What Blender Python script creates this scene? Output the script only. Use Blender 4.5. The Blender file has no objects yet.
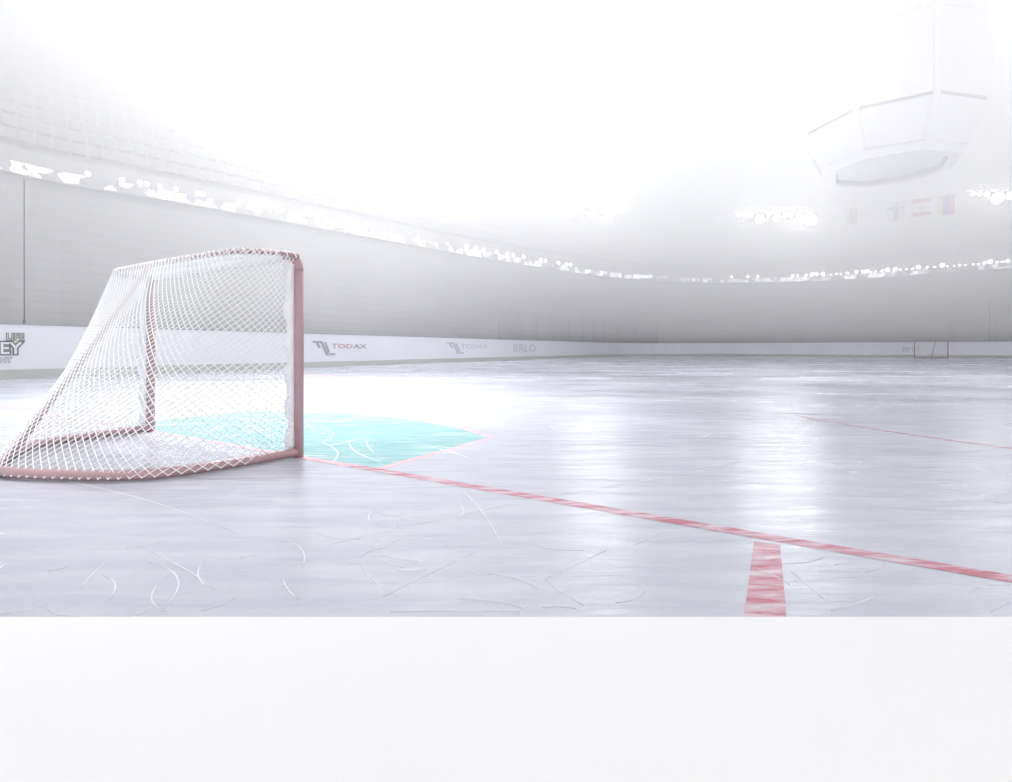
import bpy, bmesh, math, random
from mathutils import Vector, Matrix

# ------------------------------------------------------------------ camera, world, added fill lights, exposure
scene = bpy.context.scene
COL = scene.collection
F, HOR, CX, CAMZ = 508.0, 349.0, 506.0, 0.65          # focal length (px), horizon row, principal column, eye height

cam_data = bpy.data.cameras.new('camera')
cam = bpy.data.objects.new('camera', cam_data)
COL.objects.link(cam)
cam.location = (0, 0, CAMZ)
cam.rotation_euler = (math.pi / 2, 0, 0)
cam_data.sensor_fit = 'HORIZONTAL'
cam_data.sensor_width = 36.0
cam_data.lens = F / 1012.0 * 36.0
cam_data.shift_y = -(391.0 - HOR) / 1012.0
cam_data.clip_start = 0.05
cam_data.clip_end = 400
scene.camera = cam

world = bpy.data.worlds.new('world')
scene.world = world
world.use_nodes = True
wb = world.node_tree.nodes['Background']
wb.inputs['Color'].default_value = (1.0, 0.995, 0.98, 1)
wb.inputs['Strength'].default_value = 1.3

def fill_area(loc, aim, size, power, color=(1, 1, 1), spread=180):
    d = bpy.data.lights.new('fill_light', 'AREA')
    d.shape = 'DISK'; d.size = size; d.energy = power; d.color = color
    d.spread = math.radians(spread)
    o = bpy.data.objects.new('fill_light', d)
    COL.objects.link(o)
    o.location = loc
    o.rotation_euler = (Vector(aim) - Vector(loc)).to_track_quat('-Z', 'Y').to_euler()
    return o

fill_area((-3.2, 8.8, 9.0), (-3.2, 8.4, 0), 1.5, 560, spread=80)  # this and the next three: unseen fill lights added to brighten the ice
fill_area((-2.6, 5.6, 9.0), (-2.6, 5.6, 0), 1.0, 150, spread=58)
fill_area((7.5, 12.5, 9.6), (8.0, 13.0, 0), 1.6, 150, spread=88)
fill_area((17.5, 17.0, 13.0), (18.0, 18.0, 0), 1.8, 60, spread=80)
for lx, ly, pw in ((-11, 14, 400), (-4, 18, 700), (1, 19, 1200), (-4, 27, 700), (4, 31, 150), (16, 13, 250), (30, 18, 150), (25, 41, 320)):     # unseen fill lights added under the roof to whiten the haze
    fill_area((lx, ly, 16.0), (lx, ly - 1, 0), 3.6, pw, spread=150)

scene.view_settings.view_transform = 'Standard'
scene.view_settings.look = 'None'
scene.view_settings.exposure = 0.0
scene.view_settings.gamma = 1.0
scene.view_settings.use_curve_mapping = False
cy = scene.cycles
cy.use_denoising = True
cy.max_bounces = 14
cy.diffuse_bounces = 5
cy.glossy_bounces = 5
cy.transmission_bounces = 10
cy.transparent_max_bounces = 24
cy.volume_bounces = 10
cy.volume_step_rate = 0.5
cy.sample_clamp_indirect = 4.0

# ------------------------------------------------------------------ coordinates
TH = math.radians(-31.3)                      # heading of the rink
CT, ST = math.cos(TH), math.sin(TH)
def R(u, v, z=0.0):
    """rink coordinates (u along the goal line, v down the rink) -> world"""
    return Vector((-CT * u - ST * v, -ST * u + CT * v, z))
UDIR = (R(1, 0) - R(0, 0)).normalized()
VDIR = (R(0, 1) - R(0, 0)).normalized()
def at(px, Y, py=None, z=0.0):
    """point of the place seen in column px at distance Y (row py gives its height)"""
    return Vector(((px - CX) / F * Y, Y, z if py is None else CAMZ + (HOR - py) / F * Y))
def ground(px, py, z=0.0):
    Y = F * (CAMZ - z) / (py - HOR)
    return Vector(((px - CX) / F * Y, Y, z))

# ------------------------------------------------------------------ materials
def nt(name):
    m = bpy.data.materials.new(name)
    m.use_nodes = True
    t = m.node_tree
    return m, t, t.nodes['Principled BSDF']

def N(t, kind, **kw):
    n = t.nodes.new(kind)
    for k, v in kw.items():
        if k in n.inputs.keys():
            n.inputs[k].default_value = v
        else:
            setattr(n, k, v)
    return n

def plain(name, color, rough=0.5, var=0.06, scale=6.0, metal=0.0, spec=0.5, bump=0.0, coat=0.0):
    m, t, b = nt(name)
    tc = N(t, 'ShaderNodeTexCoord')
    no = N(t, 'ShaderNodeTexNoise', Scale=scale, Detail=5.0)
    t.links.new(tc.outputs['Object'], no.inputs['Vector'])
    mx = N(t, 'ShaderNodeMix', data_type='RGBA')
    mx.inputs['A'].default_value = tuple(max(0, c * (1 - var)) for c in color) + (1,)
    mx.inputs['B'].default_value = tuple(min(1, c * (1 + var)) for c in color) + (1,)
    t.links.new(no.outputs['Fac'], mx.inputs['Factor'])
    t.links.new(mx.outputs['Result'], b.inputs['Base Color'])
    b.inputs['Roughness'].default_value = rough
    b.inputs['Metallic'].default_value = metal
    b.inputs['Specular IOR Level'].default_value = spec
    b.inputs['Coat Weight'].default_value = coat
    if bump:
        bp = N(t, 'ShaderNodeBump', Strength=bump, Distance=0.01)
        t.links.new(no.outputs['Fac'], bp.inputs['Height'])
        t.links.new(bp.outputs['Normal'], b.inputs['Normal'])
    return m

def glow(name, color, strength, base=(0.8, 0.8, 0.8)):
    m, t, b = nt(name)
    b.inputs['Base Color'].default_value = base + (1,)
    b.inputs['Emission Color'].default_value = color + (1,)
    b.inputs['Emission Strength'].default_value = strength
    return m

def ice_material(name, base, streak, amount, rough=(0.10, 0.34), streak_scale=1.0, spec=0.5, wear=(0.42, 0.72)):
    """ice: frosted patches, dull and wet areas, shallow ripples; paint frozen in it shows streaks scraped by skates"""
    m, t, b = nt(name)
    L = t.links.new
    geo = N(t, 'ShaderNodeNewGeometry')
    # large patches
    mp = N(t, 'ShaderNodeMapping'); mp.inputs['Rotation'].default_value = (0, 0, 0.35); mp.inputs['Scale'].default_value = (0.5, 1.1, 1)
    L(geo.outputs['Position'], mp.inputs['Vector'])
    n1 = N(t, 'ShaderNodeTexNoise', Scale=0.55, Detail=6.0, Roughness=0.6); L(mp.outputs['Vector'], n1.inputs['Vector'])
    # long scraped streaks
    mp2 = N(t, 'ShaderNodeMapping'); mp2.inputs['Rotation'].default_value = (0, 0, 0.12); mp2.inputs['Scale'].default_value = (1.2 * streak_scale, 7.0 * streak_scale, 1)
    L(geo.outputs['Position'], mp2.inputs['Vector'])
    n2 = N(t, 'ShaderNodeTexNoise', Scale=1.6, Detail=7.0, Roughness=0.62, Distortion=0.4); L(mp2.outputs['Vector'], n2.inputs['Vector'])
    n3 = N(t, 'ShaderNodeTexNoise', Scale=26.0, Detail=4.0, Roughness=0.6); L(geo.outputs['Position'], n3.inputs['Vector'])
    r2 = N(t, 'ShaderNodeMapRange'); r2.inputs['From Min'].default_value = wear[0]; r2.inputs['From Max'].default_value = wear[1]
    r2.inputs['To Max'].default_value = amount
    L(n2.outputs['Fac'], r2.inputs['Value'])
    mx = N(t, 'ShaderNodeMix', data_type='RGBA')
    mx.inputs['A'].default_value = base + (1,); mx.inputs['B'].default_value = streak + (1,)
    L(r2.outputs['Result'], mx.inputs['Factor'])
    L(mx.outputs['Result'], b.inputs['Base Color'])
    rr = N(t, 'ShaderNodeMapRange'); rr.inputs['From Min'].default_value = 0.35; rr.inputs['From Max'].default_value = 0.65
    rr.inputs['To Min'].default_value = rough[0]; rr.inputs['To Max'].default_value = rough[1]
    L(n1.outputs['Fac'], rr.inputs['Value']); L(rr.outputs['Result'], b.inputs['Roughness'])
    b.inputs['IOR'].default_value = 1.31
    b.inputs['Specular IOR Level'].default_value = spec
    b1 = N(t, 'ShaderNodeBump', Strength=0.34, Distance=0.02); L(n2.outputs['Fac'], b1.inputs['Height'])
    b2 = N(t, 'ShaderNodeBump', Strength=0.10, Distance=0.004); L(n3.outputs['Fac'], b2.inputs['Height']); L(b1.outputs['Normal'], b2.inputs['Normal'])
    b3 = N(t, 'ShaderNodeBump', Strength=0.35, Distance=0.07); L(n1.outputs['Fac'], b3.inputs['Height']); L(b2.outputs['Normal'], b3.inputs['Normal'])
    L(b3.outputs['Normal'], b.inputs['Normal'])
    return m

M = {}
M['ice'] = ice_material('ice', (0.425, 0.437, 0.51), (0.60, 0.613, 0.665), 0.5, rough=(0.10, 0.32), spec=1.0)
M['crease'] = ice_material('crease_paint_ice', (0.17, 0.41, 0.425), (0.46, 0.57, 0.59), 0.85, streak_scale=1.7, spec=1.0, rough=(0.10, 0.32))
M['red_line'] = ice_material('red_paint_ice', (0.42, 0.12, 0.175), (0.58, 0.52, 0.585), 1.0, streak_scale=2.6, wear=(0.40, 0.66), spec=1.0, rough=(0.10, 0.32))
M['pale_red'] = ice_material('faded_red_paint_ice', (0.66, 0.38, 0.42), (0.66, 0.60, 0.65), 0.9, streak_scale=2.2, spec=1.0, rough=(0.10, 0.32))
M['scratch'] = plain('shaved_ice', (0.66, 0.67, 0.71), 0.7, 0.03)
M['white_band'] = plain('flat_white', (0.745, 0.745, 0.765), 0.75, 0.012, 1.2, spec=0.2)
M['board'] = plain('white_board', (0.76, 0.77, 0.82), 0.35, 0.05, 0.8)
M['kick'] = plain('kick_plate', (0.52, 0.525, 0.51), 0.45, 0.05, 1.5)
M['cap'] = plain('cap_rail', (0.42, 0.41, 0.46), 0.4, 0.05, 3)
M['concrete'] = plain('grey_concrete', (0.30, 0.30, 0.315), 0.8, 0.12, 0.7, bump=0.1)
def wall_material():
    m, t, b = nt('panelled_grey_wall')
    L = t.links.new
    geo = N(t, 'ShaderNodeNewGeometry')
    sp = N(t, 'ShaderNodeSeparateXYZ'); L(geo.outputs['Position'], sp.inputs[0])
    no = N(t, 'ShaderNodeTexNoise', Scale=0.5, Detail=6.0); L(geo.outputs['Position'], no.inputs['Vector'])
    wv = N(t, 'ShaderNodeMath', operation='FRACT'); ml = N(t, 'ShaderNodeMath', operation='MULTIPLY'); ml.inputs[1].default_value = 2.4
    L(sp.outputs['Z'], ml.inputs[0]); L(ml.outputs[0], wv.inputs[0])
    lt = N(t, 'ShaderNodeMath', operation='LESS_THAN'); lt.inputs[1].default_value = 0.16; L(wv.outputs[0], lt.inputs[0])
    mx = N(t, 'ShaderNodeMix', data_type='RGBA'); mx.inputs['A'].default_value = (0.45, 0.45, 0.455, 1); mx.inputs['B'].default_value = (0.53, 0.53, 0.535, 1)
    L(no.outputs['Fac'], mx.inputs['Factor'])
    m2 = N(t, 'ShaderNodeMix', data_type='RGBA'); m2.inputs['B'].default_value = (0.34, 0.34, 0.355, 1)
    f = N(t, 'ShaderNodeMath', operation='MULTIPLY'); f.inputs[1].default_value = 0.22; L(lt.outputs[0], f.inputs[0])
    L(f.outputs[0], m2.inputs['Factor']); L(mx.outputs['Result'], m2.inputs['A'])
    L(m2.outputs['Result'], b.inputs['Base Color']); b.inputs['Roughness'].default_value = 0.7
    return m
M['wall'] = wall_material()
M['seat'] = plain('grey_seats', (0.34, 0.34, 0.36), 0.5, 0.1, 0.5)
M['steel'] = plain('grey_steel', (0.45, 0.45, 0.47), 0.35, 0.05, 8, metal=0.6)
M['stanchion'] = plain('grey_stanchion', (0.34, 0.34, 0.36), 0.5, 0.05, 8)
M['pole'] = plain('grey_pole', (0.2, 0.2, 0.21), 0.5, 0.05, 8)
M['dark_steel'] = plain('dark_steel', (0.13, 0.13, 0.14), 0.45, 0.05, 8, metal=0.4)
M['frame_red'] = plain('red_frame_paint', (0.40, 0.245, 0.27), 0.28, 0.08, 18, coat=0.4)
M['net'] = plain('white_cord', (0.86, 0.86, 0.875), 0.8, 0.03, 60)
M['cloth'] = plain('white_canvas', (0.84, 0.84, 0.87), 0.85, 0.05, 25, bump=0.2)
M['white_panel'] = plain('white_panel', (0.8, 0.8, 0.81), 0.4, 0.03, 2)
M['screen'] = plain('grey_screen', (0.8, 0.8, 0.81), 0.15, 0.1, 1.5)
M['lamp_white'] = glow('lamp_lens', (1, 1, 1), 70.0)
M['rail_glow'] = glow('rail_lamp_lens', (1, 1, 1.0), 9.0)
M['ad_grey'] = plain('grey_print', (0.40, 0.40, 0.43), 0.5, 0.05, 5)
M['ad_pale'] = plain('pale_grey_print', (0.55, 0.55, 0.59), 0.5, 0.05, 5)
M['ad_red'] = plain('red_print', (0.56, 0.35, 0.39), 0.5, 0.05, 5)
M['ad_dark'] = plain('dark_green_grey_print', (0.20, 0.225, 0.22), 0.5, 0.05, 5)
M['ad_cream'] = plain('cream_print', (0.60, 0.60, 0.55), 0.5, 0.05, 5)

def ribbon_material(name, lo, hi, strength, scale):
    m, t, b = nt(name)
    L = t.links.new
    geo = N(t, 'ShaderNodeNewGeometry')
    vo = N(t, 'ShaderNodeTexVoronoi', Scale=scale)
    L(geo.outputs['Position'], vo.inputs['Vector'])
    no = N(t, 'ShaderNodeTexNoise', Scale=0.16, Detail=3.0); L(geo.outputs['Position'], no.inputs['Vector'])
    sep = N(t, 'ShaderNodeSeparateColor'); L(vo.outputs['Color'], sep.inputs['Color'])
    ad = N(t, 'ShaderNodeMath', operation='MULTIPLY'); L(sep.outputs['Red'], ad.inputs[0]); L(no.outputs['Fac'], ad.inputs[1])
    rr = N(t, 'ShaderNodeMapRange'); rr.inputs['From Min'].default_value = lo; rr.inputs['From Max'].default_value = hi
    rr.inputs['To Min'].default_value = 0.05; rr.inputs['To Max'].default_value = strength
    L(ad.outputs['Value'], rr.inputs['Value']); L(rr.outputs['Result'], b.inputs['Emission Strength'])
    b.inputs['Emission Color'].default_value = (0.95, 0.97, 1.0, 1)
    b.inputs['Base Color'].default_value = (0.4, 0.4, 0.42, 1)
    return m
M['ribbon'] = ribbon_material('ribbon_display', 0.20, 0.50, 2.2, 2.6)
M['ribbon_high'] = ribbon_material('upper_ribbon_display', 0.22, 0.42, 3.0, 0.7)

def glass_material():
    m, t, b = nt('clear_glass')
    t.nodes.remove(b)
    out = t.nodes['Material Output']
    tr = N(t, 'ShaderNodeBsdfTransparent'); tr.inputs['Color'].default_value = (0.99, 0.99, 0.995, 1)
    gl = N(t, 'ShaderNodeBsdfGlossy', Roughness=0.05)
    mx = N(t, 'ShaderNodeMixShader'); mx.inputs['Fac'].default_value = 0.025
    t.links.new(tr.outputs[0], mx.inputs[1]); t.links.new(gl.outputs[0], mx.inputs[2]); t.links.new(mx.outputs[0], out.inputs['Surface'])
    return m
M['glass'] = glass_material()

def fabric_roof():
    m, t, b = nt('translucent_roof_fabric')
    t.nodes.remove(b)
    out = t.nodes['Material Output']
    geo = N(t, 'ShaderNodeNewGeometry')
    no = N(t, 'ShaderNodeTexNoise', Scale=0.08, Detail=3.0); t.links.new(geo.outputs['Position'], no.inputs['Vector'])
    mx = N(t, 'ShaderNodeMix', data_type='RGBA'); mx.inputs['A'].default_value = (0.90, 0.90, 0.90, 1); mx.inputs['B'].default_value = (0.97, 0.97, 0.97, 1)
    t.links.new(no.outputs['Fac'], mx.inputs['Factor'])
    tr = N(t, 'ShaderNodeBsdfTranslucent'); t.links.new(mx.outputs['Result'], tr.inputs['Color'])
    t.links.new(tr.outputs[0], out.inputs['Surface'])
    return m
M['roof'] = fabric_roof()

def haze_material():
    m, t, b = nt('haze')
    t.nodes.remove(b)
    out = t.nodes['Material Output']
    L = t.links.new
    geo = N(t, 'ShaderNodeNewGeometry')
    sp = N(t, 'ShaderNodeSeparateXYZ'); L(geo.outputs['Position'], sp.inputs[0])
    rr = N(t, 'ShaderNodeMapRange'); rr.interpolation_type = 'SMOOTHSTEP'
    rr.inputs['From Min'].default_value = 2.0; rr.inputs['From Max'].default_value = 13.0
    rr.inputs['To Min'].default_value = 0.011; rr.inputs['To Max'].default_value = 0.13
    L(sp.outputs['Z'], rr.inputs['Value'])
    vs = N(t, 'ShaderNodeVolumeScatter'); vs.inputs['Color'].default_value = (1, 1, 1, 1)
    L(rr.outputs['Result'], vs.inputs['Density'])
    L(vs.outputs[0], out.inputs['Volume'])
    return m
M['haze'] = haze_material()

# ------------------------------------------------------------------ builders
class MB:
    """collects shapes, links them as ONE mesh object"""
    def __init__(self): self.v, self.f = [], []
    def add(self, vs, fs):
        o = len(self.v)
        self.v += [tuple(p) for p in vs]
        self.f += [tuple(i + o for i in f) for f in fs]
    def box(self, c, s, rot=0.0):
        c = Vector(c); m = Matrix.Rotation(rot, 3, 'Z')
        vs = [c + m @ Vector((sx * s[0] / 2, sy * s[1] / 2, sz * s[2] / 2)) for sx in (-1, 1) for sy in (-1, 1) for sz in (-1, 1)]
        self.add(vs, [(0, 1, 3, 2), (4, 6, 7, 5), (0, 4, 5, 1), (2, 3, 7, 6), (0, 2, 6, 4), (1, 5, 7, 3)])
    def tube(self, pts, r, seg=8, caps=True, closed=False):
        pts = [Vector(p) for p in pts]
        n = len(pts); rings = []
        t0 = (pts[1] - pts[0]).normalized()
        up = Vector((0, 0, 1)) if abs(t0.z) < 0.9 else Vector((1, 0, 0))
        nrm = (up - t0 * up.dot(t0)).normalized()
        for i, p in enumerate(pts):
            if closed: t = (pts[(i + 1) % n] - pts[i - 1]).normalized()
            elif i == 0: t = t0
            elif i == n - 1: t = (pts[-1] - pts[-2]).normalized()
            else: t = (pts[i + 1] - pts[i - 1]).normalized()
            nrm = (nrm - t * nrm.dot(t))
            nrm = nrm.normalized() if nrm.length > 1e-6 else t.orthogonal().normalized()
            b = t.cross(nrm)
            rr = r[i] if isinstance(r, (list, tuple)) else r
            rings.append([p + (nrm * math.cos(2 * math.pi * k / seg) + b * math.sin(2 * math.pi * k / seg)) * rr for k in range(seg)])
        vs = [q for ring in rings for q in ring]
        fs = []
        for i in range(n if closed else n - 1):
            j = (i + 1) % n
            for k in range(seg):
                fs.append((i * seg + k, i * seg + (k + 1) % seg, j * seg + (k + 1) % seg, j * seg + k))
        if caps and not closed:
            fs.append(tuple(range(seg - 1, -1, -1))); fs.append(tuple((n - 1) * seg + k for k in range(seg)))
        self.add(vs, fs)
    def lathe(self, prof, axis_m, seg=20):
        vs, fs = [], []
        n = len(prof)
        for r, z in prof:
            for k in range(seg):
                a = 2 * math.pi * k / seg
                vs.append(axis_m @ Vector((r * math.cos(a), r * math.sin(a), z)))
        for i in range(n - 1):
            for k in range(seg):
                fs.append((i * seg + k, i * seg + (k + 1) % seg, (i + 1) * seg + (k + 1) % seg, (i + 1) * seg + k))
        fs.append(tuple(range(seg - 1, -1, -1))); fs.append(tuple((n - 1) * seg + k for k in range(seg)))
        self.add(vs, fs)
    def sweep(self, path, prof, closed_prof=False):
        """path: list of (point, outward normal); prof: list of (outward offset, z)"""
        n, k = len(path), len(prof)
        vs = [(p.x + nn.x * d, p.y + nn.y * d, z) for p, nn in path for d, z in prof]
        fs = []
        for i in range(n - 1):
            for j in range(k if closed_prof else k - 1):
                j2 = (j + 1) % k
                fs.append((i * k + j, (i + 1) * k + j, (i + 1) * k + j2, i * k + j2))
        if closed_prof:
            fs.append(tuple(range(k))); fs.append(tuple((n - 1) * k + j for j in range(k - 1, -1, -1)))
        self.add(vs, fs)
    def build(self, name, mat, parent=None, smooth=False, bevel=0.0):
        me = bpy.data.meshes.new(name)
        me.from_pydata(self.v, [], self.f)
        bm = bmesh.new(); bm.from_mesh(me)
        bmesh.ops.recalc_face_normals(bm, faces=bm.faces[:])
        bm.to_mesh(me); bm.free()
        me.materials.append(mat)
        if smooth:
            for p in me.polygons: p.use_smooth = True
        o = bpy.data.objects.new(name, me)
        COL.objects.link(o)
        if parent: o.parent = parent
        if bevel:
            md = o.modifiers.new('bevel', 'BEVEL'); md.width = bevel; md.segments = 2; md.limit_method = 'ANGLE'
        return o

def tag(o, label=None, cat=None, group=None, kind=None):
    if label: o['label'] = label
    if cat: o['category'] = cat
    if group: o['group'] = group
    if kind: o['kind'] = kind
    return o
def empty(name, loc, rz=0.0):
    o = bpy.data.objects.new(name, None); COL.objects.link(o)
    o.location = loc; o.rotation_euler = (0, 0, rz); o.empty_display_size = 0.2
    return o
def copy_tree(o, parent=None):
    c = o.copy(); COL.objects.link(c)
    if parent: c.parent = parent
    for ch in list(o.children): copy_tree(ch, c)
    return c

def spline(pts, n):
    """Catmull-Rom through points, n samples"""
    P = [Vector(p) for p in pts]
    P = [P[0] * 2 - P[1]] + P + [P[-1] * 2 - P[-2]]
    out = []
    segs = len(P) - 3
    for i in range(n):
        s = i / (n - 1) * segs
        k = min(int(s), segs - 1); f = s - k
        a, b, c, d = P[k:k + 4]
        out.append(0.5 * ((2 * b) + (c - a) * f + (2 * a - 5 * b + 4 * c - d) * f * f + (3 * b - a - 3 * c + d) * f ** 3))
    return out
def resample(pts, step):
    acc = [0.0]
    for a, b in zip(pts, pts[1:]): acc.append(acc[-1] + (b - a).length)
    n = max(2, int(acc[-1] / step) + 1); out = []; j = 0
    for i in range(n):
        d = acc[-1] * i / (n - 1)
        while j < len(acc) - 2 and acc[j + 1] < d: j += 1
        out.append(pts[j].lerp(pts[j + 1], (d - acc[j]) / max(1e-9, acc[j + 1] - acc[j])))
    return out
def with_normals(pts, side):
    out = []
    for i, p in enumerate(pts):
        t = (pts[min(i + 1, len(pts) - 1)] - pts[max(i - 1, 0)]); t.z = 0; t.normalize()
        out.append((p, Vector((-t.y, t.x, 0)) * side))
    return out

# ------------------------------------------------------------------ the setting: ice, added white strip, stands, roof
BAND_Z = 0.03
BAND_Y = F * (CAMZ - BAND_Z) / (616.0 - HOR)
floor_mb = MB()
floor_mb.box((10.0, 29.5, -0.15), (112, 79, 0.30))
floor = floor_mb.build('floor', M['ice'])
floor['kind'] = 'structure'
ap = MB(); ap.box((0, BAND_Y - 3.0, (BAND_Z - 0.3) / 2), (40, 6.0, BAND_Z + 0.3))  # added slab filling the flat white strip along the bottom of the frame
white_band = ap.build('white_band_slab', M['white_band'], bevel=0.004); white_band['kind'] = 'structure'

# ring of the arena
ring_px = [(0, 170), (65, 184), (130, 194.5), (260, 217), (400, 243), (500, 261), (600, 276), (660, 281), (700, 283), (790, 282), (860, 279), (930, 274), (1012, 268)]
RZ0, RZ1 = 7.3, 7.85
rp = [Vector((-22, 6, 0)), Vector((-21.4, 11, 0)), Vector((-20.2, 15.8, 0))]
for px, py in ring_px:
    Y = F * (RZ0 - CAMZ) / (HOR - py); rp.append(Vector(((px - CX) / F * Y, Y, 0)))
rp += [Vector((44, 36, 0)), Vector((45.6, 29, 0)), Vector((45.6, 22, 0))]
ring_pts = resample(spline(rp, 260), 0.8)
RING = with_normals(ring_pts, 1)
cen = Vector((12, 22, 0))
if (RING[len(RING) // 2][0] - cen).dot(RING[len(RING) // 2][1]) < 0: RING = with_normals(ring_pts, -1)

lower = MB()
prof = [(0.35, 0.0), (0.35, 7.25), (0.27, 7.25), (0.27, RZ1 - 0.05), (1.0, RZ1 - 0.05)]
ud0, uz0 = 1.0, RZ1 - 0.05
d, z = ud0, uz0
rows_up = []
for k in range(11):
    z += 0.8; prof.append((d, z)); rows_up.append((d, z)); d += 0.8; prof.append((d, z))
UD, UZ = d, z
prof += [(d, z + 2.0), (d, 21.5)]
lower.sweep(RING, prof)
stands = lower.build('wall_stands', M['wall']); stands['kind'] = 'structure'

seats = MB()
def seat_row(dd, zz):
    pts = resample([p + n * dd for p, n in RING], 0.55)
    for i in range(len(pts) - 1):
        p = (pts[i] + pts[i + 1]) / 2; t = pts[i + 1] - pts[i]
        a = math.atan2(t.y, t.x)
        nn = Vector((-t.y, t.x, 0)).normalized()
        if nn.dot(p - cen) < 0: nn = -nn
        seats.box(p + Vector((0, 0, zz + 0.42)), (0.44, 0.40, 0.07), a)
        seats.box(p + nn * 0.2 + Vector((0, 0, zz + 0.62)), (0.44, 0.06, 0.48), a)
for dd, zz in rows_up: seat_row(dd + 0.42, zz)
so = seats.build('stadium_seats', M['seat'])
tag(so, 'rows of grey stadium seats around the rink, blurred by haze', 'seats', kind='stuff')

roof = MB()
vs, fs = [], []
NA, NR = 64, 10
for j in range(NR + 1):
    rr = j / NR
    for i in range(NA):
        a = 2 * math.pi * i / NA
        vs.append((12 + 49 * rr * math.cos(a), 19 + 47 * rr * math.sin(a), 21.4 + 7.5 * math.cos(rr * math.pi / 2)))
for j in range(NR):
    for i in range(NA):
        fs.append((j * NA + i, j * NA + (i + 1) % NA, (j + 1) * NA + (i + 1) % NA, (j + 1) * NA + i))
roof.add(vs, fs)
ceiling = roof.build('ceiling', M['roof'], smooth=True); ceiling['kind'] = 'structure'

hz = MB(); hz.box((12, 32.5, 11.4), (100, 62, 20.2))
haze = hz.build('haze', M['haze'])
tag(haze, 'bright white haze hanging above the ice under the roof', 'haze', kind='stuff')

# ------------------------------------------------------------------ dasher boards
bu = [Vector((15.2, -5 + 0.5 * i, 0)) for i in range(94)]
bu += [Vector((6.7 + 8.5 * math.cos(a), 41.5 + 8.5 * math.sin(a), 0)) for a in [math.pi / 2 * i / 16 for i in range(17)]]
bu += [Vector((6.7 - 0.5 * i, 50, 0)) for i in range(1, 49)]
bu += [Vector((-17.5 + 8.5 * math.cos(a), 41.5 + 8.5 * math.sin(a), 0)) for a in [math.pi / 2 + math.pi / 2 * i / 16 for i in range(17)]]
bu += [Vector((-26, 41.5 - 0.5 * i, 0)) for i in range(1, 20)]
bpts = [R(p.x, p.y) for p in bu]
BOARD = with_normals(bpts, 1)
if BOARD[50][1].dot(UDIR) < 0: BOARD = with_normals(bpts, -1)
BH = 1.19
db = empty('dasher_board', R(15.2, 4.0))
DBI = Matrix.Translation(-db.location)
def on_board(mb): mb.v = [tuple(Vector(p) - Vector(db.location)) for p in mb.v]; return mb
mb = MB(); mb.sweep(BOARD, [(0, 0.0), (0, BH), (0.12, BH), (0.12, 0.0)], True); on_board(mb).build('panel', M['board'], db)
mb = MB(); mb.sweep(BOARD, [(-0.02, 0.0), (-0.02, 0.19), (-0.005, 0.20), (0.004, 0.20), (0.004, 0.0)], True); k_ = on_board(mb).build('kick_plate', M['kick'], db); k_['label'] = 'grey kick plate along the foot'
mb = MB(); mb.sweep(BOARD, [(-0.015, BH), (-0.015, BH + 0.03), (0.135, BH + 0.03), (0.135, BH)], True); on_board(mb).build('cap_rail', M['cap'], db)
tag(db, 'long white boards around the ice with faded adverts', 'rink boards')

def board_left(px): 
    a = (px - CX) / F; return 15.2 / (-CT * a - ST)
def board_end(px):
    a = (px - CX) / F; return 50.0 / (-ST * a + CT)
ROT_L = Matrix(((VDIR.x, 0, -UDIR.x), (VDIR.y, 0, -UDIR.y), (0, 1, 0)))
ROT_E = Matrix(((-UDIR.x, 0, -VDIR.x), (-UDIR.y, 0, -VDIR.y), (0, 1, 0)))
def writing(name, text, px0, px1, py0, py1, mat, end=False, offset=0.0, lift=0.006, shear=0.0, label=None, olabel=None, omat=None, ooff=0.0):
    """board lettering filling the columns px0..px1 and rows py0 (top)..py1 (bottom)"""
    fn = board_end if end else board_left
    p0, p1 = at(px0, fn(px0)), at(px1, fn(px1))
    ym = fn((px0 + px1) / 2)
    ztop, zbot = CAMZ + (HOR - py0) / F * ym, CAMZ + (HOR - py1) / F * ym
    rot = (ROT_E if end else ROT_L).to_4x4()
    nin = -VDIR if end else -UDIR
    def glyphs(nm, off):
        c = bpy.data.curves.new(nm, 'FONT'); c.body = text; c.size = 1.0; c.align_x = 'LEFT'
        c.extrude = 0.001; c.offset = off; c.shear = shear; c.resolution_u = 3
        o = bpy.data.objects.new(nm, c); COL.objects.link(o)
        bpy.context.view_layer.update()
        dg = bpy.context.evaluated_depsgraph_get()
        me = bpy.data.meshes.new_from_object(o.evaluated_get(dg)); me.name = nm
        bpy.data.objects.remove(o); bpy.data.curves.remove(c)
        return me
    me = glyphs(name, offset)
    xs = [v.co.x for v in me.vertices]; ys = [v.co.y for v in me.vertices]
    sx, sy = (p1 - p0).length / (max(xs) - min(xs)), (ztop - zbot) / (max(ys) - min(ys))
    base = Vector((p0.x, p0.y, zbot)) - (rot @ Vector((min(xs) * sx, min(ys) * sy, 0)))
    def place(nm, me, mat, lf, lab):
        me.materials.clear(); me.materials.append(mat)
        o = bpy.data.objects.new(nm, me); COL.objects.link(o)
        o.parent = db
        o.matrix_basis = Matrix.Translation(base + nin * lf - Vector(db.location)) @ rot @ Matrix.Diagonal((sx, sy, 1, 1))
        if lab: o['label'] = lab
    place(name, me, mat, lift, label)
    if omat: place('advert_outline', glyphs('advert_outline', ooff), omat, lift - 0.004, olabel)
writing('advert_lettering', 'LIFE', 6.8, 23.6, 333.6, 340.0, M['ad_cream'], lift=0.012, label='cream word LIFE', omat=M['ad_dark'], ooff=0.08, olabel='dark outline of the word LIFE')
writing('advert_lettering', 'EY', 0.4, 22.0, 342.2, 354.0, M['board'], offset=0.02, lift=0.016, label='white letters EY', omat=M['ad_dark'], ooff=0.11, olabel='dark outline of the letters EY')
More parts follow.
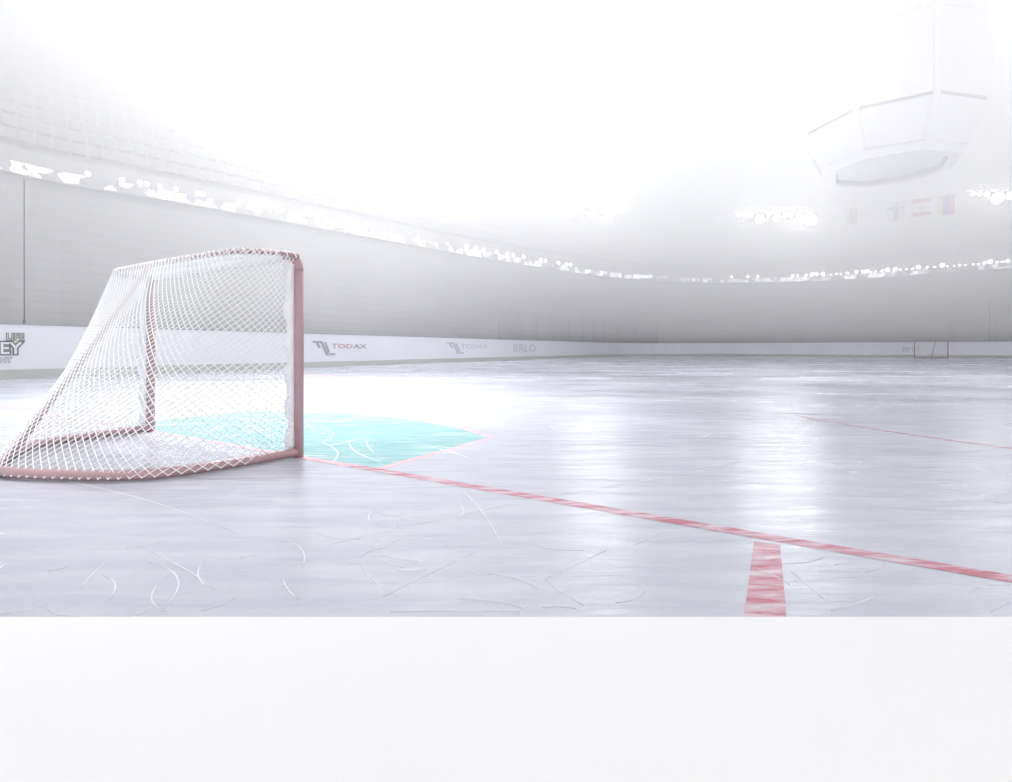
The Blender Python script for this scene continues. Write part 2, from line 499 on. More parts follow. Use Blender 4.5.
writing('advert_lettering', 'NT', 0.5, 11.5, 357.6, 362.6, M['board'], offset=0.0, lift=0.012, label='white letters NT', omat=M['ad_grey'], ooff=0.09, olabel='grey outline of the letters NT')
writing('advert_lettering', 'T', 331.5, 337.5, 343.6, 348.6, M['ad_grey'], offset=0.02)
writing('advert_lettering', 'OD', 337.8, 352.5, 344.0, 348.4, M['ad_red'], offset=0.02, label='red letters OD')
writing('advert_lettering', 'AX', 353.0, 366.8, 344.0, 348.6, M['ad_grey'], offset=0.02)
writing('advert_lettering', 'TODAX', 461, 488, 344.2, 348.4, M['ad_pale'], offset=0.0)
writing('advert_lettering', 'BRLO', 513.5, 535.5, 344.2, 351.8, M['ad_pale'], offset=0.0)
writing('advert_lettering', 'OIII', 699.5, 711, 345.6, 351.6, M['ad_pale'], True)
writing('advert_lettering', 'eri I', 902, 919, 345.0, 352.0, M['ad_pale'], True, offset=0.01)

def slashes(px, w, py0, py1, mat):
    """emblem of slanted bars: a 7 and an L leaning on each other"""
    mb = MB()
    nin = -UDIR
    def P(fx, fy):
        x = px + fx * w; Y = board_left(x); ym = board_left(px + w / 2)
        q = at(x, Y); q.z = CAMZ + (HOR - (py0 + fy * (py1 - py0))) / F * ym
        return q
    def quad(a, b, c, d):
        q = [P(*a) + nin * 0.004, P(*b) + nin * 0.004, P(*c) + nin * 0.004, P(*d) + nin * 0.004]
        q2 = [p + nin * 0.004 for p in q]
        mb.add(q + q2, [(0, 1, 2, 3), (4, 7, 6, 5), (0, 4, 5, 1), (1, 5, 6, 2), (2, 6, 7, 3), (3, 7, 4, 0)])
    quad((0, .0), (.42, .0), (.46, .14), (.08, .14)); quad((.17, .14), (.30, .14), (.40, .48), (.29, .48))
    quad((.34, .0), (.45, .0), (.76, 1.0), (.62, 1.0))
    quad((.52, .08), (.62, .08), (.80, .80), (.70, .80)); quad((.74, .84), (1.0, .84), (1.0, .98), (.79, .98))
    mb.v = [tuple(Vector(p) - Vector(db.location)) for p in mb.v]
    return mb.build('advert_emblem', mat, db)
slashes(311.5, 23.5, 341.0, 355.5, M['ad_grey'])['label'] = 'grey emblem of slanted bars'
slashes(446, 18, 342.5, 354.0, M['ad_pale'])

# glass along the boards
acc = 0.0; last = None
gl_pts = resample([p for p, n in BOARD if True], 2.4)
GN = with_normals(gl_pts, 1)
if GN[6][1].dot(UDIR) < 0: GN = with_normals(gl_pts, -1)
pane0 = None
def make_pane(L):
    t = empty('glass_pane', (0, 0, 0))
    mb = MB(); mb.box((0, 0, 0.9), (L - 0.05, 0.014, 1.78)); mb.build('pane', M['glass'], t)
    mb = MB(); mb.box((-L / 2, 0, 0.9), (0.018, 0.03, 1.8)); mb.build('stanchion', M['stanchion'], t)
    return t
for i in range(len(GN) - 1):
    a, b = GN[i][0], GN[i + 1][0]
    mid = (a + b) / 2
    px = CX + F * mid.x / max(mid.y, 0.1)
    if mid.y < 8 or px < 490 or px > 1100: continue
    if pane0 is None: pane0 = make_pane(2.4); t = pane0
    else: t = copy_tree(pane0)
    nn = (GN[i][1] + GN[i + 1][1]).normalized()
    t.location = mid + nn * 0.06 + Vector((0, 0, BH + 0.03))
    t.rotation_euler = (0, 0, math.atan2((b - a).y, (b - a).x))
    tag(t, 'clear pane of rink glass standing on the white boards', 'glass pane', 'rink glass on the boards')

def netting_pole(px, Y, top, label):
    base = at(px, Y, z=BH + 0.03)
    n = UDIR if px < 400 else VDIR
    t = empty('netting_pole', base + n * 0.105)
    mb = MB(); mb.tube([(0, 0, 0), (0, 0, top - base.z)], 0.013, 8); mb.build('pole', M['pole'], t)
    mb = MB(); mb.lathe([(0.03, 0), (0.03, 0.015), (0.022, 0.02), (0.022, 0.09)], Matrix.Identity(4), 12); mb.build('foot_plate', M['pole'], t)
    mb = MB(); mb.lathe([(0.02, 0), (0.022, 0.02), (0.012, 0.04)], Matrix.Translation((0, 0, top - base.z - 0.005)), 8); mb.build('cap', M['steel'], t)
    tag(t, label, 'pole')
netting_pole(26, board_left(26), 4.5, 'thin dark pole rising from the boards at far left')
netting_pole(990, board_end(990), 4.4, 'thin dark pole rising from the far boards beyond the distant goal')

# ------------------------------------------------------------------ markings frozen in the ice
def ribbon(path, w, z=0.0007):
    mb = MB()
    P = with_normals(path, 1)
    vs = []; fs = []
    for p, n in P: vs += [(p.x + n.x * w / 2, p.y + n.y * w / 2, z), (p.x - n.x * w / 2, p.y - n.y * w / 2, z)]
    for i in range(len(P) - 1): fs.append((2 * i, 2 * i + 1, 2 * i + 3, 2 * i + 2))
    mb.add(vs, fs); return mb
GU, GV = 3.575, 1.97
line = ribbon([R(15.1, GV), R(5.2, GV)], 0.06).build('goal_line', M['pale_red'], floor); line['label'] = 'faded pink goal line behind the goal'
line = ribbon([R(5.1, GV), R(2.2, GV)], 0.05, 0.0010).build('goal_line', M['pale_red'], floor)
line = ribbon([R(2.62, GV), R(-6, GV)], 0.066, 0.0009).build('goal_line', M['red_line'], floor); line['label'] = 'red goal line'
mb = MB(); mb.add([Vector((p.x, p.y, 0.0006)) for p in (ground(754, 541.5), ground(780, 544.5), ground(790.5, 660), ground(738, 660))], [(0, 1, 2, 3)]); line = mb.build('corner_line', M['red_line'], floor); line['label'] = 'red line running back from the goal line'
# crease
hw, ve, vapex = 1.55, 3.13, 3.58
sag = vapex - ve; rad = (hw * hw + sag * sag) / (2 * sag); a0 = math.asin(hw / rad)
arc = [(GU - rad * math.sin(a), vapex - rad + rad * math.cos(a)) for a in [a0 - 2 * a0 * i / 32 for i in range(33)]]
arc = arc if arc[0][0] < arc[-1][0] else arc[::-1]
poly = [(GU - hw, GV)] + arc + [(GU + hw, GV)]
mb = MB(); mb.add([R(u, v, 0.0004) for u, v in poly], [tuple(range(len(poly)))])
cr = mb.build('goal_crease', M['crease'], floor); cr['label'] = 'turquoise goal crease'
br = ribbon([R(u, v) for u, v in poly], 0.045, 0.0007).build('crease_border', M['pale_red'], floor); br['label'] = 'faded pink crease outline'
def circle_arc(cu, cv, r, d0, d1, w=0.05):
    return ribbon([R(cu + r * math.cos(math.radians(d)), cv + r * math.sin(math.radians(d))) for d in [d0 + (d1 - d0) * i / 60 for i in range(61)]], w)
o = circle_arc(-3.4, 8.3, 4.4, -80, -36).build('faceoff_circle', M['red_line'], floor); o['label'] = 'red arc of the faceoff circle'
def dot(cu, cv, r):
    mb = MB(); mb.add([R(cu + r * math.cos(2 * math.pi * i / 28), cv + r * math.sin(2 * math.pi * i / 28), 0.0007) for i in range(28)], [tuple(range(28))]); return mb
o = dot(10.3, 8.2, 0.3).build('faceoff_spot', M['pale_red'], floor); o['label'] = 'pink faceoff spot'

# skate scratches: scraped-up ice, far too many to count
rnd = random.Random(5)
sc = MB()
def scratch(p0, p1, bend=0.0, w=0.007):
    a, b = ground(*p0), ground(*p1)
    d = b - a; n = Vector((-d.y, d.x, 0))
    pts = [a.lerp(b, i / 16) + n * (bend * 4 * (i / 16) * (1 - i / 16)) for i in range(17)]
    k = len(sc.v); P = with_normals(pts, 1)
    for i, (p, nn) in enumerate(P):
        ww = w * (0.25 + 0.75 * math.sin(math.pi * i / 16)) * (0.8 + 0.4 * rnd.random())
        h = 0.0018
        sc.v += [(p.x + nn.x * ww / 2, p.y + nn.y * ww / 2, 0.0005), (p.x, p.y, h), (p.x - nn.x * ww / 2, p.y - nn.y * ww / 2, 0.0005)]
    for i in range(16):
        q = k + 3 * i
        sc.f += [(q, q + 1, q + 4, q + 3), (q + 1, q + 2, q + 5, q + 4)]
for s in [((360, 567), (398, 597), -.04), ((383, 597), (476, 552), 0.02), ((360, 557), (398, 526), -.05), ((378, 508), (380, 526), -.3),
          ((455, 485), (502, 550), .06), ((447, 497), (455, 522), .25), ((545, 580), (606, 551), 0.02), ((545, 580), (584, 606), -.03),
          ((791, 572), (823, 599), .03), ((831, 611), (878, 594), -.05), ((148, 562), (160, 612), .25), ((170, 575), (166, 612), -.25),
          ((80, 590), (108, 560), 0.05), ((100, 575), (108, 600), .2), ((285, 540), (300, 570), .2), ((205, 560), (216, 590), -.2),
          ((545, 497), (740, 462), -.03), ((330, 545), (510, 505), .03), ((690, 470), (740, 462), 0.05), ((0, 570), (12, 562), .3),
          ((300, 600), (283, 575), .1), ((390, 612), (520, 612), .02), ((60, 480), (240, 535), .05), ((150, 552), (215, 590), .04)]:
    scratch(s[0], s[1], s[2] * 0.6, 0.0048)
for i in range(40):
    x, y = rnd.uniform(-60, 1080), rnd.uniform(400, 625) if rnd.random() < 0.5 else rnd.uniform(540, 625)
    L = rnd.uniform(15, 75) * (y - 349) / 250; a = rnd.uniform(-0.9, 0.9)
    scratch((x, y), (x + L * math.cos(a), max(385, y + 0.45 * L * math.sin(a))), rnd.uniform(-.15, .15), rnd.uniform(0.002, 0.004))
for i in range(26):                                   # scratches across the crease
    u, v = rnd.uniform(2.1, 4.9), rnd.uniform(2.05, 3.3)
    a = R(u, v); b = R(u + rnd.uniform(-.7, .7), v + rnd.uniform(-.5, .5))
    pa = (CX + F * a.x / a.y, HOR + F * CAMZ / a.y); pb = (CX + F * b.x / b.y, HOR + F * CAMZ / b.y)
    scratch(pa, pb, rnd.uniform(-.1, .1), 0.009)
so = sc.build('skate_scratches', M['scratch'], floor); so['kind'] = 'stuff'; so['label'] = 'white skate scratches'

# ------------------------------------------------------------------ the goal (local x = -u, y = v, origin between the posts)
goal = empty('hockey_goal', R(GU, GV, 0), TH)
def G(u, v, z): return Vector((-(u - GU), v - GV, z))
UN, UF, PR, PH = 2.665, 4.485, 0.031, 1.22
mb = MB(); mb.tube([G(UN, GV, 0.0), G(UN, GV, 0.3), G(UN, GV, 0.7), G(UN, GV, PH - 0.10)], PR, 16); mb.build('post', M['frame_red'], goal, smooth=True)
mb = MB(); mb.tube([G(UF, GV, 0.0), G(UF, GV, 0.3), G(UF, GV, 0.7), G(UF, GV, PH - 0.10)], PR, 16); mb.build('post', M['frame_red'], goal, smooth=True)
cb = [G(UN + 0.10 - 0.10 * math.cos(a), GV, PH - 0.10 + 0.10 * math.sin(a)) for a in [math.pi / 2 * i / 8 for i in range(9)]]
cb += [G(UF - 0.10 + 0.10 * math.sin(a), GV, PH - 0.10 + 0.10 * math.cos(a)) for a in [math.pi / 2 * i / 8 for i in range(9)]]
mb = MB(); mb.tube(cb, PR, 16); mb.build('crossbar', M['frame_red'], goal, smooth=True)
TOPK = [(UN, 1.97), (2.695, 1.81), (2.86, 1.69), (3.2, 1.665), (GU, 1.66), (3.95, 1.665), (4.35, 1.685), (4.46, 1.81), (UF, 1.97)]
BASK = [(UN, 1.97), (2.71, 1.56), (2.83, 1.22), (3.157, 1.01), (GU, 0.875), (3.99, 1.01), (4.32, 1.22), (4.44, 1.56), (UF, 1.97)]
NS = 161
TOP = spline([G(u, v, PH - 0.01) for u, v in TOPK], NS)
BAS = spline([G(u, v, 0.03) for u, v in BASK], NS)
mb = MB(); mb.tube(BAS, 0.027, 12); mb.build('base_frame', M['frame_red'], goal, smooth=True)
mb = MB(); mb.tube(TOP, 0.016, 10); mb.build('top_frame', M['frame_red'], goal, smooth=True)
mb = MB(); mb.tube([G(3.88, 1.69, PH - 0.02), G(3.81, 1.33, 0.625), G(3.74, 0.945, 0.04)], 0.015, 10); mb.build('back_brace', M['frame_red'], goal, smooth=True)

def lerp_list(lst, s):
    s = min(max(s, 0.0), 1.0) * (len(lst) - 1); k = min(int(s), len(lst) - 2)
    return lst[k].lerp(lst[k + 1], s - k)
# equalise both loops by arc length of their mean so that the mesh stays square
mean = [(a + b) / 2 for a, b in zip(TOP, BAS)]
accm = [0.0]
for a, b in zip(mean, mean[1:]): accm.append(accm[-1] + (b - a).length)
LM = accm[-1]
def s_of(arcpos):
    lo = 0
    for i in range(len(accm) - 1):
        if accm[i + 1] >= arcpos: lo = i; break
    else: return 1.0
    return (lo + (arcpos - accm[lo]) / max(1e-9, accm[lo + 1] - accm[lo])) / (NS - 1)
centre = G(GU, 1.75, 0.6)
def net_point(a, b):
    """a along the loop (m), b down from the top (0..1)"""
    s = s_of(a)
    t_, b_ = lerp_list(TOP, s), lerp_list(BAS, s)
    out = (b_ - G(GU, 1.8, 0.03)); out.z = 0; out.normalize()
    edge = min(1.0, min(a, LM - a) / 0.25)
    b_ = b_ + out * 0.030 * edge + Vector((0, 0, -0.012))
    t_ = t_ + out * 0.016 * edge + Vector((0, 0, 0.012))
    p = t_.lerp(b_, b)
    inward = (centre - p); inward.z = 0; inward.normalize()
    sagv = 0.02 * math.sin(math.pi * b) * edge + 0.010 * math.sin(9 * a + 5 * b) * math.sin(math.pi * b) * edge
    return p + inward * sagv
net = MB()
HN = 1.32; DD = 0.0425; CORD = 0.0027
def strands(fn, W, H, dd, r, step=0.03):
    for sgn in (1, -1):
        k0, k1 = (0, int((W + H) / dd)) if sgn > 0 else (-int(H / dd), int(W / dd))
        for k in range(k0, k1 + 1):
            c = k * dd + 0.4 * dd            # a + sgn*b = c
            lo, hi = 0.0, H
            # a = c - sgn*b must lie in 0..W
            if sgn > 0: lo, hi = max(lo, c - W), min(hi, c)
            else: lo, hi = max(lo, -c), min(hi, W - c)
            if hi - lo < 0.01: continue
            n = max(2, int((hi - lo) * 1.414 / step) + 1)
            net.tube([fn(c - sgn * (lo + (hi - lo) * i / (n - 1)), (lo + (hi - lo) * i / (n - 1)) / H) for i in range(n)], r, 4, caps=False)
strands(net_point, LM, HN, DD, CORD)
def shelf_point(a, b):
    s = a / 1.75
    f = G(UN + 0.05 + (UF - UN - 0.10) * s, GV, PH + 0.028)
    k = lerp_list(TOP, 0.10 + 0.80 * s) + Vector((0, -0.012, 0.02))
    p = f.lerp(k, b)
    p.z -= 0.02 * math.sin(math.pi * b)
    return p
strands(shelf_point, 1.75, 0.32, 0.036, CORD)
net.build('net', M['net'], goal, smooth=True)
def binding(near):
    s0 = 0.0 if near else 1.0
    mb = MB(); vs = []; fs = []
    r2 = random.Random(3 if near else 4)
    nn = 40
    for i in range(nn + 1):
        z = 0.06 + (PH - 0.12) * i / nn
        w = 0.055 + 0.012 * math.sin(i * 0.9) + r2.uniform(-.006, .006) + 0.03 * (i / nn) ** 6
        s = (1 if near else -1)
        u0 = (UN if near else UF)
        for (dv, du) in ((-0.022, 0.0), (-0.022 - w, 0.012 * s), (-0.022 - w, 0.018 * s), (-0.022, 0.008 * s)):
            vs.append(G(u0 + du - 0.004 * s, GV + dv, z))
    for i in range(nn):
        for j in range(4):
            fs.append((4 * i + j, 4 * i + (j + 1) % 4, 4 * i + 4 + (j + 1) % 4, 4 * i + 4 + j))
    fs += [(0, 1, 2, 3), (4 * nn + 3, 4 * nn + 2, 4 * nn + 1, 4 * nn)]
    mb.add(vs, fs); return mb
mb = MB(); vs, fs = [], []
for i in range(61):
    u = UN + 0.10 + (UF - UN - 0.20) * i / 60; w = 0.006 * math.sin(i * 1.1)
    vs += [G(u, GV - 0.004, PH + 0.034), G(u, GV - 0.034, PH + 0.012), G(u, GV - 0.036, PH - 0.040 + w), G(u, GV - 0.030, PH - 0.040 + w), G(u, GV - 0.028, PH + 0.008), G(u, GV - 0.002, PH + 0.030)]
for i in range(60):
    for j in range(6): fs.append((6 * i + j, 6 * i + (j + 1) % 6, 6 * i + 6 + (j + 1) % 6, 6 * i + 6 + j))
mb.add(vs, fs); mb.build('net_binding', M['cloth'], goal, smooth=True)
binding(True).build('net_binding', M['cloth'], goal, smooth=True)
binding(False).build('net_binding', M['cloth'], goal, smooth=True)
lace = MB()
def lacing(pts, r, pitch):
    pts = resample(pts, 0.012); out = []; dist = 0.0
    for i, p in enumerate(pts):
        t = (pts[min(i + 1, len(pts) - 1)] - pts[max(i - 1, 0)]).normalized()
        a_ = t.cross(Vector((0, 0, 1))).normalized(); b_ = t.cross(a_)
        ph = 2 * math.pi * dist / pitch
        out.append(p + (a_ * math.cos(ph) + b_ * math.sin(ph)) * r); dist += 0.012
    lace.tube(out, 0.0045, 5, caps=True)
lacing(TOP, 0.019, 0.055)
lacing(cb[9:11] if len(cb) < 4 else [G(UN + 0.13, GV, PH), G(UF - 0.13, GV, PH)], PR + 0.003, 0.06)
lace.build('lacing', M['net'], goal, smooth=True)
tag(goal, 'large red framed hockey goal with white net in the foreground', 'hockey goal')

far = copy_tree(goal)
FG = at(931, 35.7, z=0.0)
far.location = FG; far.rotation_euler = (0, 0, TH + math.pi)
tag(far, 'tiny distant hockey goal in front of the far boards', 'hockey goal')

# ------------------------------------------------------------------ ribbon boards and rail lamps
rb = empty('ribbon_board', RING[60][0])
def local(mb, root): mb.v = [tuple(Vector(p) - Vector(root.location)) for p in mb.v]; return mb
mb = MB(); mb.sweep(RING, [(0.02, RZ0), (0.02, RZ1 - 0.05), (0.25, RZ1 - 0.05), (0.25, RZ0)], True); local(mb, rb).build('housing', M['steel'], rb)
mb = MB(); mb.sweep(RING, [(0.0, RZ0 + 0.05), (0.0, RZ1 - 0.09), (0.03, RZ1 - 0.09), (0.03, RZ0 + 0.05)], True); p_ = local(mb, rb).build('display', M['ribbon'], rb); p_['label'] = 'glowing white display strip'
tag(rb, 'glowing white ribbon display along the lower balcony edge', 'ribbon display')
UR = [(p + n * (UD - 0.6), n) for p, n in RING]
ub = empty('ribbon_board', UR[60][0])
mb = MB(); mb.sweep(UR, [(0.0, 18.3), (0.0, 18.9), (0.6, 18.9), (0.6, 18.3)], True); local(mb, ub).build('housing', M['steel'], ub)
mb = MB(); mb.sweep(UR, [(-0.03, 18.42), (-0.03, 18.78), (0.01, 18.78), (0.01, 18.42)], True); p_ = local(mb, ub).build('display', M['ribbon_high'], ub); p_['label'] = 'glowing white display strip'
tag(ub, 'broken white light strip high on the rear wall, above the floodlights', 'light strip')

def ring_at(px, off=0.0):
    best = None
    for (p, n), (q, n2) in zip(RING, RING[1:]):
        a, b = p + n * off, q + n2 * off
        if a.y < 1 or b.y < 1: continue
        xa, xb = CX + F * a.x / a.y, CX + F * b.x / b.y
        if (xa - px) * (xb - px) <= 0 and xa != xb:
            f = (px - xa) / (xb - xa); return a.lerp(b, f), n.lerp(n2, f).normalized()
    return best
def make_rail_lamp():
    t = empty('rail_lamp', (0, 0, 0))
    mb = MB(); mb.box((0, 0.10, 0.02), (0.16, 0.14, 0.04)); mb.box((0, 0.12, 0.10), (0.12, 0.08, 0.16)); mb.build('housing', M['steel'], t)
    mb = MB(); mb.lathe([(0.02, 0), (0.10, 0.0), (0.12, 0.04), (0.09, 0.09), (0.03, 0.11)], Matrix.Translation((0, 0.08, 0.13)) @ Matrix.Rotation(math.pi / 2, 4, 'X'), 10); mb.build('lens', M['rail_glow'], t, smooth=True)
    return t
rl = None
r3 = random.Random(11)
spots = [(x, 1.0) for x in (88, 122, 140, 147, 160, 176, 198, 203, 240)] + [(x, 1.6) for x in (255, 260, 265, 270)] + \
        [(x, 0.8) for x in (276, 283, 291, 296, 304, 310, 318, 326, 335, 345, 372, 392, 418, 448)] + \
        [(x, 1.4) for x in (467, 476, 484, 497, 508, 514, 524, 541, 546, 559, 567, 571)] + [(x, 1.3) for x in (732, 748, 758, 793)]
x = 798.0
while x < 1010:
    spots.append((x, r3.choice((0.8, 1.0, 1.0, 1.3, 1.9)))); x += r3.uniform(3.5, 9)
for i, (px, s) in enumerate(spots):
    q = ring_at(px, 0.05)
    if not q: continue
    p, n = q
    if rl is None: rl = make_rail_lamp(); t = rl
    else: t = copy_tree(rl)
    t.location = p + Vector((0, 0, RZ1 - 0.05))
    a = math.atan2(n.y, n.x) - math.pi / 2
    t.rotation_euler = (0, 0, a); t.scale = (s * 0.8,) * 3
    tag(t, 'small bright white lamp on the lower balcony rail', 'lamp', 'small lamps along the balcony rail')

# ------------------------------------------------------------------ floodlights on their trusses
def truss(x0, x1, Y0, Y1, z, label):
    a, b = at(x0, Y0, z=z), at(x1, Y1, z=z)
    t = empty('lighting_truss', (a + b) / 2)
    A, B = a - (a + b) / 2, b - (a + b) / 2
    mb = MB()
    up = Vector((0, 0, 0.3))
    mb.tube([A, B], 0.025, 8); mb.tube([A + up, B + up], 0.025, 8)
    mb.build('chord', M['white_panel'], t)
    mb = MB(); n = 12
    for i in range(n):
        p, q = A.lerp(B, i / n), A.lerp(B, (i + 1) / n)
        mb.tube([p + (up if i % 2 else Vector()), q + (Vector() if i % 2 else up)], 0.012, 6)
    mb.build('lattice', M['white_panel'], t)
    for f in (0.12, 0.88):
        p = A.lerp(B, f) + up
        mb = MB(); mb.tube([p, p + Vector((0, 0, 24.6 - z))], 0.008, 6); mb.build('hanger_cable', M['white_panel'], t)
    tag(t, label, 'truss')
    return a, b
def make_flood():
    t = empty('floodlight', (0, 0, 0))
    rx = Matrix.Rotation(math.pi / 2 + 0.15, 4, 'X')
    mb = MB(); mb.lathe([(0.16, -0.34), (0.24, -0.30), (0.42, -0.06), (0.50, 0.02), (0.50, 0.06), (0.45, 0.06), (0.43, 0.03)], rx, 20); mb.build('housing', M['dark_steel'], t, smooth=True)
    mb = MB(); mb.lathe([(0.44, 0.03), (0.40, 0.07), (0.22, 0.10), (0.05, 0.11)], rx, 20); mb.build('lens', M['lamp_white'], t, smooth=True)
    mb = MB(); mb.tube([(-0.52, 0.05, 0), (-0.54, 0.05, 0.40), (-0.3, 0.05, 0.56), (0.3, 0.05, 0.56), (0.54, 0.05, 0.40), (0.52, 0.05, 0)], 0.03, 6); mb.build('bracket', M['dark_steel'], t)
    return t
fl0 = None
def flood(px, Y, z, s, label):
    global fl0
    if fl0 is None: fl0 = make_flood(); t = fl0
    else: t = copy_tree(fl0)
    p = at(px, Y, z=z - 0.585 * s - 0.05)
    t.location = p; t.scale = (s, s, s)
    t.rotation_euler = (0, 0, math.atan2(p.y - 8, p.x - 2) - math.pi / 2)
    tag(t, label, 'floodlight', 'floodlights hung on the trusses')
ordn = ['first', 'second', 'third', 'fourth', 'fifth', 'sixth', 'seventh', 'eighth', 'ninth', 'tenth']
def bank(name, xs, x0, x1, Y, z, where, beam, aim):
    truss(x0, x1, Y, Y, z, 'steel lighting truss ' + where)
    d = bpy.data.lights.new('floodlight_beam', 'SPOT'); d.energy = beam; d.spot_size = math.radians(42); d.spot_blend = 1.0; d.shadow_soft_size = 1.7
    lo_ = bpy.data.objects.new('floodlight_beam', d); COL.objects.link(lo_)
    lo_.location = at((x0 + x1) / 2, Y - 0.6, z=z - 0.4)
    lo_.rotation_euler = (Vector(aim) - lo_.location).to_track_quat('-Z', 'Y').to_euler()
    for i, (px, s) in enumerate(xs):
        size = 'big glaring' if s > 0.8 else ('medium' if s > 0.5 else 'small')
        flood(px, Y, z, s * Y / 50, '%s floodlight, %s from left on the truss %s' % (size, ordn[i], where))
bank('a', [(573, 0.7), (583, 0.4), (592, 0.7), (601, 0.4), (610, 0.8), (620, 0.4)], 562, 630, 24.0, 7.3, 'above the far corner', 380, (1.0, 4.5, 0))
bank('b', [(739, 0.35), (745, 0.35), (751, 0.4), (760, 0.9), (769, 0.35), (777, 0.75), (785, 0.4), (791, 0.4), (800, 1.0), (811, 1.15)], 731, 824, 26.0, 7.65, 'of ten lamps', 560, (3.0, 5.0, 0))
bank('c', [(973, 0.4), (980, 0.4), (987, 0.45), (998, 1.1), (1010, 0.7)], 965, 1030, 24.0, 8.15, 'at the far right', 330, (6.5, 6.0, 0))

# ------------------------------------------------------------------ flags
def flag_mat(name, fn):
    m, t, b = nt(name); L = t.links.new
    tc = N(t, 'ShaderNodeTexCoord'); sp = N(t, 'ShaderNodeSeparateXYZ'); L(tc.outputs['Generated'], sp.inputs[0])
    col = fn(t, L, sp); L(col, b.inputs['Base Color']); b.inputs['Roughness'].default_value = 0.8
    return m
def band(t, L, src, lo, hi):
    a = N(t, 'ShaderNodeMath', operation='GREATER_THAN'); a.inputs[1].default_value = lo; L(src, a.inputs[0])
    b = N(t, 'ShaderNodeMath', operation='LESS_THAN'); b.inputs[1].default_value = hi; L(src, b.inputs[0])
    c = N(t, 'ShaderNodeMath', operation='MULTIPLY'); L(a.outputs[0], c.inputs[0]); L(b.outputs[0], c.inputs[1]); return c.outputs[0]
def mixc(t, L, fac, A, B):
    m = N(t, 'ShaderNodeMix', data_type='RGBA')
    for k, s in (('A', A), ('B', B)):
        if isinstance(s, tuple): m.inputs[k].default_value = s + (1,)
        else: L(s, m.inputs[k])
    L(fac, m.inputs['Factor']); return m.outputs['Result']
W_, GR, RD, YL, BL = (0.85, 0.85, 0.86), (0.42, 0.42, 0.44), (0.62, 0.16, 0.18), (0.75, 0.68, 0.22), (0.22, 0.26, 0.58)
def f_white(t, L, sp): return mixc(t, L, band(t, L, sp.outputs['X'], -1, 0.4), (0.55, 0.5, 0.51), W_)
def f_cross(t, L, sp):
    c = mixc(t, L, band(t, L, sp.outputs['X'], 0.40, 0.60), W_, GR)
    return mixc(t, L, band(t, L, sp.outputs['Z'], 0.60, 0.74), c, GR)
def f_square(t, L, sp):
    c = mixc(t, L, band(t, L, sp.outputs['Z'], 0.22, 0.78), RD, W_)
    a = band(t, L, sp.outputs['X'], 0.36, 0.64); b = band(t, L, sp.outputs['Z'], 0.40, 0.62)
    mm = N(t, 'ShaderNodeMath', operation='MULTIPLY'); L(a, mm.inputs[0]); L(b, mm.inputs[1])
    return mixc(t, L, mm.outputs[0], c, GR)
def f_tri(t, L, sp):
    c = mixc(t, L, band(t, L, sp.outputs['X'], 0.33, 0.66), YL, BL)
    return mixc(t, L, band(t, L, sp.outputs['X'], 0.66, 2), c, (0.6, 0.35, 0.36))
def flag(px, py0, py1, wpx, Y, fn, label):
    w, h = wpx / F * Y, (py1 - py0) / F * Y
    top = at(px, Y, py0)
    t = empty('flag', top, math.atan2(12 - top.x, -(22 - top.y)) * 0 + math.radians(-32))
    mb = MB(); nx, nz = 10, 8
    for side in (0, 1):
        vs = [((i / nx - 0.5) * w, 0.05 * math.sin(i * 1.3 + j * 0.3) + 0.012 * side, -j / nz * h) for j in range(nz + 1) for i in range(nx + 1)]
        mb.add(vs, [(j * (nx + 1) + i, j * (nx + 1) + i + 1, (j + 1) * (nx + 1) + i + 1, (j + 1) * (nx + 1) + i) for j in range(nz) for i in range(nx)])
    mb.build('cloth', flag_mat('flag_cloth', fn), t, smooth=True)
    mb = MB(); mb.tube([(-w / 2 - 0.1, 0, 0.02), (w / 2 + 0.1, 0, 0.02)], 0.03, 8); mb.build('rod', M['steel'], t)
    for s in (-0.45, 0.45):
        mb = MB(); mb.tube([(s * w, 0, 0.03), (s * w, 0, 24.5 - top.z)], 0.012, 5); mb.build('cord', M['steel'], t)
    tag(t, label, 'flag', 'flags hanging under the roof')
flag(851, 209, 224, 10, 30, f_white, 'pale narrow flag, leftmost of the hanging flags')
flag(896, 202, 221, 15, 30, f_cross, 'white flag with a grey cross, hanging under the roof')
flag(921, 199, 216, 16, 30, f_square, 'red edged flag with a white square and small grey emblem')
flag(946, 196, 215, 14, 30, f_tri, 'yellow, blue and red striped flag, rightmost of the hanging flags')

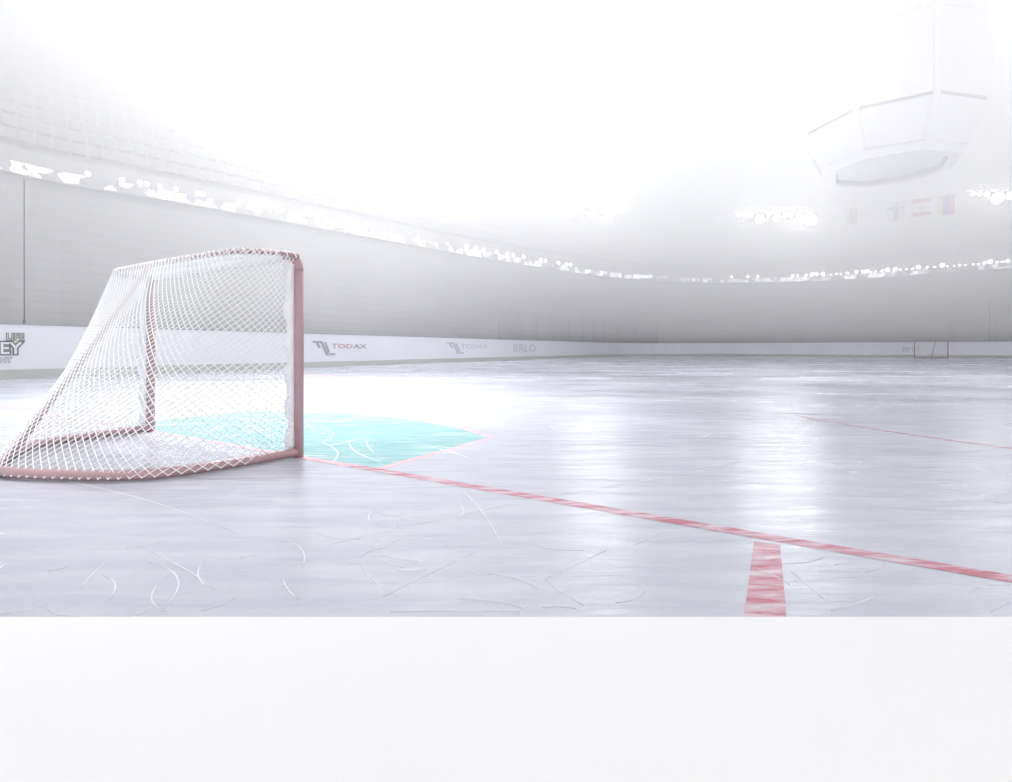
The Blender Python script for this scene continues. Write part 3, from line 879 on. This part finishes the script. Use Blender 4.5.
# ------------------------------------------------------------------ scoreboard over centre ice
sb = empty('scoreboard', (17.3, 23.0, 8.7), math.radians(12)); SBS = 0.86
NSB = 8
def octo(r, z, off=0.0): return [Vector((SBS * r * math.cos(2 * math.pi * (k + 0.5) / NSB + off), SBS * r * math.sin(2 * math.pi * (k + 0.5) / NSB + off), z * 0.9)) for k in range(NSB)]
def prism_ring(mb, ra, za, rb_, zb, th=0.15):
    a, b, c, d = octo(ra, za), octo(rb_, zb), octo(rb_ - th, zb), octo(ra - th, za)
    vs = a + b + c + d; n = NSB; fs = []
    for k in range(n):
        j = (k + 1) % n
        fs += [(k, j, n + j, n + k), (n + k, n + j, 2 * n + j, 2 * n + k), (2 * n + k, 2 * n + j, 3 * n + j, 3 * n + k), (3 * n + k, 3 * n + j, j, k)]
    mb.add(vs, fs)
mb = MB(); prism_ring(mb, 4.05, 5.9, 3.9, 6.5, 0.4); mb.build('upper_ring', M['white_panel'], sb)
mb = MB(); prism_ring(mb, 3.0, 0.0, 3.2, 0.35, 0.5); mb.build('lower_ring', M['white_panel'], sb)
mb = MB()
core = octo(2.4, 0.2) + octo(3.2, 6.2); mb.add(core, [(k, (k + 1) % 8, 8 + (k + 1) % 8, 8 + k) for k in range(8)] + [tuple(range(8)), tuple(range(15, 7, -1))]); mb.build('core', M['white_panel'], sb)
hi, lo, lo2, md = octo(4.0, 5.85), octo(4.0, 2.2), octo(3.15, 0.4), octo(3.95, 2.05)
def slab(a, b, c, d, th):
    n = (b - a).cross(d - a).normalized(); mid = (a + b + c + d) / 4
    if n.x * mid.x + n.y * mid.y < 0: n = -n
    mb = MB(); q = [a, b, c, d]; q2 = [p - n * th for p in q]
    mb.add(q + q2, [(0, 1, 2, 3), (7, 6, 5, 4), (0, 4, 5, 1), (1, 5, 6, 2), (2, 6, 7, 3), (3, 7, 4, 0)]); return mb
for k in range(8):
    j = (k + 1) % 8
    f = 0.05
    s = slab(lo[k].lerp(lo[j], f), lo[j].lerp(lo[k], f), hi[j].lerp(hi[k], f), hi[k].lerp(hi[j], f), 0.12).build('screen', M['screen'], sb)
    s2 = slab(lo2[k].lerp(lo2[j], f), lo2[j].lerp(lo2[k], f), md[j].lerp(md[k], f), md[k].lerp(md[j], f), 0.10).build('lower_panel', M['screen'], sb)
    mb = MB(); mb.tube([lo2[k], md[k], hi[k]], 0.11, 8); mb.build('corner_post', M['white_panel'], sb)
for k in (0, 2, 4, 6):
    p = octo(3.75, 6.45)[k]
    mb = MB(); mb.tube([p, Vector((p.x * 0.8, p.y * 0.8, 20.2))], 0.05, 6); mb.build('cable', M['steel'], sb)
tag(sb, 'huge pale eight sided scoreboard hanging in the haze at upper right', 'scoreboard')
